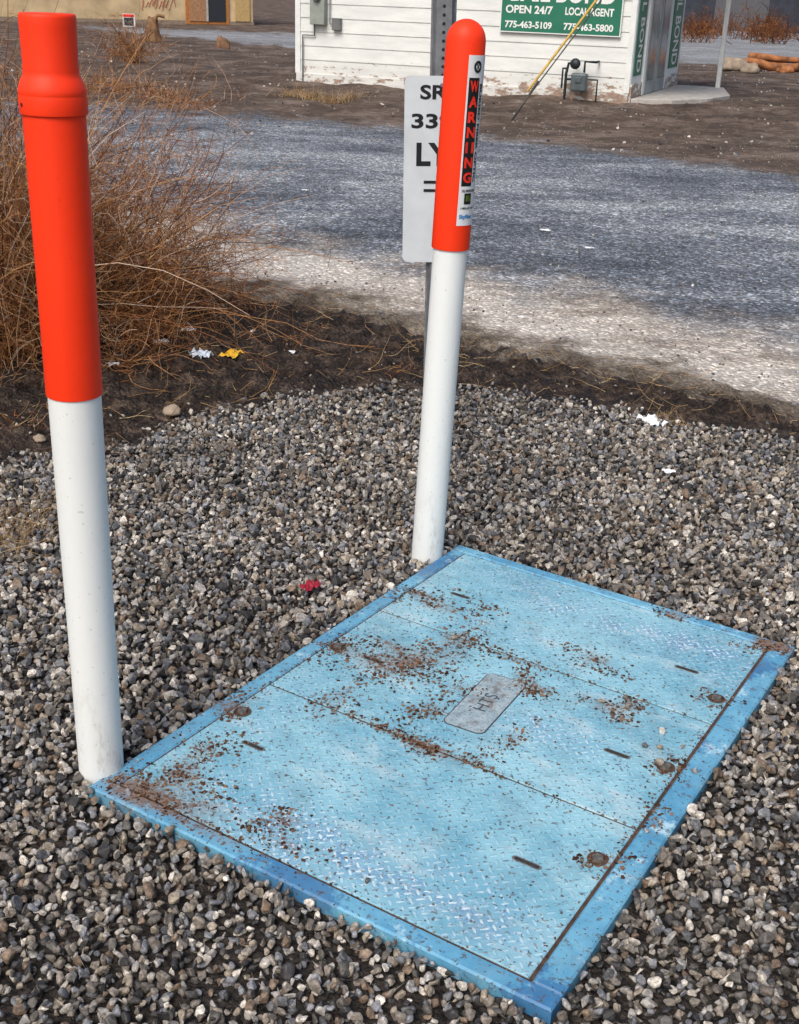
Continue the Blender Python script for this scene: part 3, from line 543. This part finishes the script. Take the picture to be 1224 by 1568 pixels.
box('meter_body',5.12,5.38,y-.08,y+.08,.16,.44,m_met,gmx,.03); o=lathe('regulator',[(0,-.03),(.07,-.03),(.085,-.01),(.085,.01),(.07,.03),(.03,.05),(0,.05)],m_pipe,gmx,28,(5.16,y,.58)); o.rotation_euler=(rad(80),0,0)
box('meter_index',5.2,5.3,y-.1,y-.08,.3,.38,m_met,gmx,.005)

# ------------------------------------------------------------------ guy wire
gw=empty('utility_guy_wire',(1.25,17.07,0)); m_yel=simple('yellow_guard',(.55,.36,.08),.6,.25); m_cab=simple('steel_cable',(.07,.065,.06),.6)
d=Vector((.82,0,1.16)).normalized()
tube('cable',[Vector((0,0,-.1)),d*12],.009,m_cab,gw); tube('guard',[d*.45,d*1.95],.017,m_yel,gw); tube('anchor_rod',[Vector((.03,.02,-.1)),d*.62+Vector((.04,0,0))],.014,m_cab,gw)

# ------------------------------------------------------------------ tan building
tb=empty('tan_stucco_building',(-15.41,48.04,-.05),math.atan2(52.06-48.04,-6.56+15.41)); m_tan=simple('tan_stucco',(.55,.42,.25),.9,.25,1.5); m_ofr=simple('orange_door_frame',(.42,.17,.05),.7,.2)
m_dk=simple('dark_opening',(.03,.035,.045),.3)
box('walls',-8,9.75,0,7,0,3.4,m_tan,tb,.02); box('base_course',-8.02,9.77,-.03,-.0,0,.16,simple('stucco_base',(.25,.2,.15),.9),tb,.0)
box('window_surround',7.0,8.75,-.06,-.01,.03,1.9,m_ofr,tb,.01); box('boarded_window',7.15,7.8,-.09,-.06,.14,1.75,simple('orange_board',(.35,.19,.10),.7,.3),tb,.005); box('window_opening',7.9,8.6,-.09,-.06,.14,1.75,m_dk,tb,.005); box('window_mullion',7.81,7.89,-.12,-.06,.14,1.75,m_conc,tb,.005)
box('door_opening',9.0,9.6,-.06,-.01,.16,2.0,simple('tan_door',(.48,.33,.14),.7),tb,.01)
box('window_left_surround',2.3,4.0,-.05,-.01,.9,2.0,m_ofr,tb,.01); box('window_left',2.4,3.9,-.08,-.05,1.0,1.9,m_dk,tb,.005)
box('parapet',-8.1,9.85,-.1,7.1,3.4,3.6,m_conc,tb,.02)
mgf=simple('graffiti_paint',(.45,.2,.12),.7)
for k in range(9):
    cx=5.3+k*.13; tube('graffiti_stroke_%d'%k,[(cx,-.012,.5+random.uniform(0,.2)),(cx+random.uniform(.05,.25),-.012,.9+random.uniform(-.1,.2)),(cx+random.uniform(-.1,.3),-.012,.65)],.018,mgf,tb)

# ------------------------------------------------------------------ background
m_shed=simple('dark_corrugated_metal',(.025,.03,.045),.6,.4,2)
sh=empty('dark_shed',(17.5,70,-.05),rad(-8)); box('shed_walls',-6,3.2,0,8,0,2.6,m_shed,sh,.02); box('shed_roof',-6.4,3.6,-.5,8.4,2.6,2.78,simple('shed_roof_metal',(.12,.14,.17),.5),sh,.01)
box('shed_door',-1.6,1.2,-.04,-.0,.0,2.1,simple('shed_door_grey',(.09,.09,.1),.6),sh,.01); box('shed_lean_to',3.25,7,1,6,0,1.7,simple('brown_lean_to',(.14,.07,.045),.8),sh,.02)
bm=bmesh.new(); prev=None
for x in np.linspace(-420,420,120):
    h=max(5,16+14*nz(x,0,.008,2)+5*nz(x,0,.03,5))
    row=[bm.verts.new((x,380-abs(x)*.15,-1)),bm.verts.new((x,410,h*.6)),bm.verts.new((x,450,h)),bm.verts.new((x,560,h*.8))]
    if prev:
        for k in range(3): bm.faces.new((prev[k],row[k],row[k+1],prev[k+1]))
    prev=row
bmesh.ops.recalc_face_normals(bm,faces=bm.faces)
add_bm(bm,'hills',simple('hillside',(.25,.19,.17),1,.25,.02,bump=0),None,True)
m_log=simple('rusty_wood',(.30,.12,.045),.85,.6,5); m_rock=simple('tan_rock',(.30,.24,.18),.9,.35,5)
lg=empty('log_pile',(8.6,31.6,0),rad(-12))
for i,(x,y_,z,L,rr,a) in enumerate([(0,0,.11,1.5,.11,9),(.5,.5,.13,1.9,.10,-14),(.2,.2,.28,1.3,.09,5),(1.7,.4,.10,1.4,.11,22),(1.2,-.1,.08,.8,.08,50),(2.2,.8,.2,1.2,.10,-8)]):
    bm=bmesh.new(); bmesh.ops.create_cone(bm,cap_ends=True,segments=14,radius1=rr,radius2=rr*.8,depth=L)
    bmesh.ops.subdivide_edges(bm,edges=[e for e in bm.edges if abs(e.verts[0].co.z-e.verts[1].co.z)>.1],cuts=4)
    for v in bm.verts: v.co+=Vector((nz(v.co.z,i,1.3)*.12+nz(v.co.x*9,v.co.z,3)*.03,nz(v.co.y*9,v.co.z,3,2)*.03,0))
    o=add_bm(bm,'log_%d'%i,m_log,lg,True); o.rotation_euler=(0,rad(90),rad(a)); o.location=(x,y_,z)
def rock(name,loc,s,mat,parent=None,seed=0,sq=.65):
    bm=bmesh.new(); bmesh.ops.create_icosphere(bm,subdivisions=3,radius=1)
    for v in bm.verts:
        c=v.co.normalized(); k=1+.35*mnoise.noise(c*1.4+Vector((seed,0,0)))+.2*mnoise.noise(c*4+Vector((seed,3,0))); v.co=Vector((c.x*k,c.y*k*.85,max(c.z*k*sq,-.35)))*s
    o=add_bm(bm,name,mat,parent,True); o.location=loc; return o
rock('boulder',(7.6,30.9,.12),.33,m_rock,None,2); rock('boulder',(7.95,30.6,.06),.22,m_rock,None,5); rock('boulder',(8.9,31.0,.05),.18,m_log,None,8); rock('boulder',(10.2,31.2,.05),.2,m_log,None,18)
sp_=empty('tree_stump',(-7.3,36,0)); bm=bmesh.new(); bmesh.ops.create_cone(bm,cap_ends=True,segments=20,radius1=.27,radius2=.15,depth=.62)
bmesh.ops.subdivide_edges(bm,edges=[e for e in bm.edges if abs(e.verts[0].co.z-e.verts[1].co.z)>.1],cuts=5)
for v in bm.verts: v.co.x*=1+.4*nz(v.co.x*8,v.co.z*3,1); v.co.y*=1+.4*nz(v.co.y*8,v.co.z*3,1,4); v.co.z+=.12*nz(v.co.x*7,v.co.y*7,1,8)
o=add_bm(bm,'stump_trunk',simple('weathered_wood',(.20,.11,.055),.9,.5,8),sp_); o.location=(0,0,.28)
tube('stump_limb',[(0,0,.5),(.15,0,.66),(.32,.05,.62)],.05,simple('weathered_wood_2',(.2,.12,.06),.9,.4,8),sp_)
sg=empty('small_board_sign',(-7.85,35.5,0)); box('board',-.17,.17,-.02,.0,.35,.68,m_sgw,sg,.004); box('board_panel',-.13,.13,-.03,-.02,.38,.58,m_dk,sg,0); box('board_red',-.15,.15,-.03,-.02,.6,.67,m_red,sg,0)
for x in(-.12,.12): box('board_leg',x-.015,x+.015,.0,.03,0,.36,m_log,sg,0)
rock('tree_stump',(-5.0,33.4,.0),.2,simple('weathered_wood_3',(.18,.10,.055),.9,.5,8),None,9,1.4)

# ------------------------------------------------------------------ vegetation
def stemmat(name,stops):
    n=NT(name); t=n.attr('tone'); c=n.ramp(t,stops); return n.fin(c,.85,spec=.15)
m_brush=stemmat('dry_brush_stems',[(0,(.04,.016,.01)),(.3,(.15,.055,.022)),(.6,(.36,.15,.055)),(.85,(.58,.32,.14)),(1,(.62,.50,.40))])
m_grass=stemmat('dry_grass_stems',[(0,(.16,.09,.04)),(.5,(.4,.25,.11)),(1,(.6,.45,.25))])
bush=empty('dry_tumbleweed_bush')
PP=[];RR=[]
def put(P,R): PP.append(P); RR.append(R)
roots=[];dirs=[];ln=[]
for cx,cy,h,spread,m in [(-2.15,5.7,1.6,.45,300),(-1.85,5.45,1.5,.40,380),(-1.65,5.9,1.35,.5,250),(-1.4,6.0,1.1,.6,110),(-2.0,6.4,1.5,.5,160),(-2.6,6.1,1.6,.5,120),(-1.3,6.4,.85,.7,60)]:
    a=rng.normal(size=(m,2))*.13; roots.append(np.stack([cx+a[:,0],cy+a[:,1],np.full(m,-.01)],1))
    dirs.append(np.stack([rng.normal(size=m)*spread,rng.normal(size=m)*spread,np.ones(m)],1)); ln.append(h*rng.uniform(.4,1.05,m))
roots=np.concatenate(roots);dirs=np.concatenate(dirs);ln=np.concatenate(ln)
P,R=grow(roots,dirs,ln,8,.8,.45,.0026*rng.uniform(.6,1.5,len(ln)),.12); put(P,R)
P2_,R2_=children(P,8500,.8,.12,.42,.1,n=8,curl=1.2,grav=.25,r0=.0014,wob=.2); put(P2_,R2_)
P3_,R3_=children(P2_,8500,.9,.05,.18,.15,n=8,curl=1.4,grav=.1,r0=.001,wob=.25); put(P3_,R3_)
# a few long arching stems that reach out to the right, pale and bare
m=70; rt=np.stack([rng.uniform(-1.7,-1.25,m),rng.uniform(5.6,6.3,m),np.full(m,0.)],1); P,R=grow(rt,np.stack([rng.uniform(.0,1.0,m),rng.normal(size=m)*.3,np.ones(m)],1),rng.uniform(.6,1.35,m),8,.8,1.1,.0022,.12); put(P,R)
Pk,Rk=children(P,420,.9,.06,.2,.3,n=8,curl=1.2,grav=.2,r0=.001,wob=.2); put(Pk,Rk)
m=3000; rt=np.stack([rng.uniform(-2.7,-1.05,m),rng.uniform(5.05,6.6,m),rng.uniform(-.02,.22,m)],1); P,R=grow(rt,np.stack([rng.normal(size=m),rng.normal(size=m),rng.normal(size=m)*.4+.1],1),rng.uniform(.1,.45,m),8,1.5,.2,.0014,.25); put(P,R)
PB=np.concatenate(PP);RB=np.concatenate(RR)
PB[:,:,2]=np.maximum(PB[:,:,2],-.01)
stems('brush_stems',PB,RB,m_brush,bush)
def clump(name,cx,cy,h,m,sp,kids,mat=m_grass,r=.002,rad_=.08,kw=1):
    e=empty(name); a=rng.normal(size=(m,2))*rad_; rt=np.stack([cx+a[:,0],cy+a[:,1],np.full(m,-.03)],1)
    P,R=grow(rt,np.stack([rng.normal(size=m)*sp,rng.normal(size=m)*sp,np.ones(m)],1),h*rng.uniform(.4,1,m),8,.5,.4,r,.1)
    PP=[P];RR=[R]
    if kids:
        P2,R2=children(P,kids,.7,h*.12,h*.4,.2,n=8,curl=.8,grav=.1,r0=r*.6,wob=.15); PP.append(P2);RR.append(R2)
    stems('stems',np.concatenate(PP),np.concatenate(RR),mat,e); return e
clump('bare_shrub',-5.9,26.5,1.1,60,.55,700,m_brush,.006,.15)
for x,y_,h,m_ in [(-4.3,19.3,.35,60),(-3.9,18.6,.3,50),(-3.4,18.2,.3,50),(-4.8,20.5,.4,60),(-5.4,19.4,.45,80),(-3.1,17.2,.3,60),(-6.1,21,.5,70)]: clump('dry_weeds',x,y_,h,m_,.8,m_*5,m_brush,.004,.3)
for x,y_ in [(-1.55,19.3),(-1.2,19.0),(-.9,19.4),(-1.9,19.8)]: clump('dry_grass_tuft',x,y_,.26,70,.6,0,m_grass,.004,.12)
clump('dry_grass_tuft',-1.18,3.42,.26,70,1.3,130,m_grass,.0011,.05)
clump('dry_grass_tuft',-1.3,3.3,.26,60,1.3,100,m_grass,.0011,.06)
clump('dry_weeds',1.12,4.78,.1,40,1.5,90,m_grass,.0011,.05); clump('dry_weeds',-1.25,4.35,.14,40,1.8,80,m_brush,.0014,.06); clump('dry_weeds',-1.45,4.4,.16,60,1.6,120,m_brush,.0015,.1)
clump('dry_weeds',-.95,5.75,.3,36,1.3,110,m_brush,.0014,.08); clump('dry_weeds',-.62,5.75,.22,30,1.4,70,m_brush,.0013,.1); clump('dry_weeds',-.1,5.3,.18,16,1.3,40,m_brush,.0013,.05)
sc_=empty('distant_scrub'); PP=[];RR=[]
for i in range(46):
    cx=rng.uniform(9,34); cy=rng.uniform(50,68)
    if i>34: cx=rng.uniform(-30,-4); cy=rng.uniform(58,70)
    m=26; a=rng.normal(size=(m,2))*.4; rt=np.stack([cx+a[:,0],cy+a[:,1],np.full(m,-.05)],1); P,R=grow(rt,np.stack([rng.normal(size=m)*.6,rng.normal(size=m)*.6,np.ones(m)],1),rng.uniform(.4,1.4,m),8,.5,.2,.014,.1); P2,R2=children(P,200,.7,.2,.6,.2,n=8,curl=.8,grav=.1,r0=.009,wob=.15); PP+=[P,P2];RR+=[R,R2]
PPc=np.concatenate(PP); stems('scrub_stems',PPc,np.concatenate(RR),m_brush,sc_,rng.random(len(PPc))*.55)
m=1100; x=rng.uniform(-2.2,1.8,m); y=rng.uniform(4.3,6.9,m); k=(y>fg(x)+.02)&(y<fp(x)+.1); x,y=x[k],y[k]; m=len(x)
P,R=grow(np.stack([x,y,zat(x,y)+.008],1),np.stack([rng.normal(size=m),rng.normal(size=m)*.6,rng.normal(size=m)*.1+.05],1),rng.uniform(.03,.24,m),8,1.,.15,.0014,.15)
stems('fallen_twigs',P,R,m_grass,None,rng.random(m)**1.5)

# ------------------------------------------------------------------ litter
def crumple(name,x,y,s,mat,seed,flat=.5,z=None):
    bm=bmesh.new(); bmesh.ops.create_grid(bm,x_segments=9,y_segments=7,size=1)
    for v in bm.verts:
        q=Vector((v.co.x*1.3,v.co.y*1.3,seed)); v.co=Vector((v.co.x*(1+.3*mnoise.noise(q*1.1)),v.co.y*.7*(1+.4*mnoise.noise(q*1.7+Vector((5,0,0)))),flat*(.7*mnoise.noise(q*1.6)+.35*mnoise.noise(q*3.5)+.45)))*s
    o=add_bm(bm,name,mat,None); zz=float(zat([x],[y])[0]) if z is None else z; o.location=(x,y,zz+.004); o.rotation_euler=(0,0,seed*1.7); return o
m_pap=simple('paper_white',(.72,.75,.77),.7,.05); m_papb=simple('paper_blueish',(.6,.68,.78),.6,.1)
for x,y,s,m_,sd_,fl in [(-.945,5.40,.055,m_papb,1.3,.8),(-1.17,5.62,.034,m_pap,2.1,.8),(-1.06,5.75,.036,m_pap,7.4,.5),(1.03,4.73,.055,m_pap,3.2,.8),(-1.33,5.3,.026,m_pap,4,.5),(1.0,9.0,.035,m_pap,5.1,.5),(-.55,5.6,.026,m_pap,6,.6),(.35,7.6,.022,m_pap,2.7,.5),(-.9,10.5,.03,m_pap,8.7,.5),(-1.5,5.05,.028,m_pap,9.9,.6),(1.25,8.4,.028,m_pap,11.1,.5),(-1.38,5.0,.02,m_pap,12.3,.6),(-.75,5.85,.02,m_pap,13.1,.6),(.62,6.4,.018,m_pap,14.2,.5)]: crumple('paper_scrap',x,y,s,m_,sd_,fl)
crumple('paper_scrap',.98,4.12,.024,m_pap,9.3,z=.0)
crumple('yellow_wrapper',-.80,5.42,.06,simple('yellow_plastic',(.72,.42,.03),.4),4.4,.5)
crumple('red_wrapper',-.25,3.11,.03,simple('red_plastic',(.30,.012,.03),.4),6.1,.7,z=-.006)
rock('field_rock',(-.93,4.62,.0),.034,m_rock,None,11,.8); rock('field_rock',(-1.36,4.25,.0),.022,m_rock,None,13,.8)
print('done')
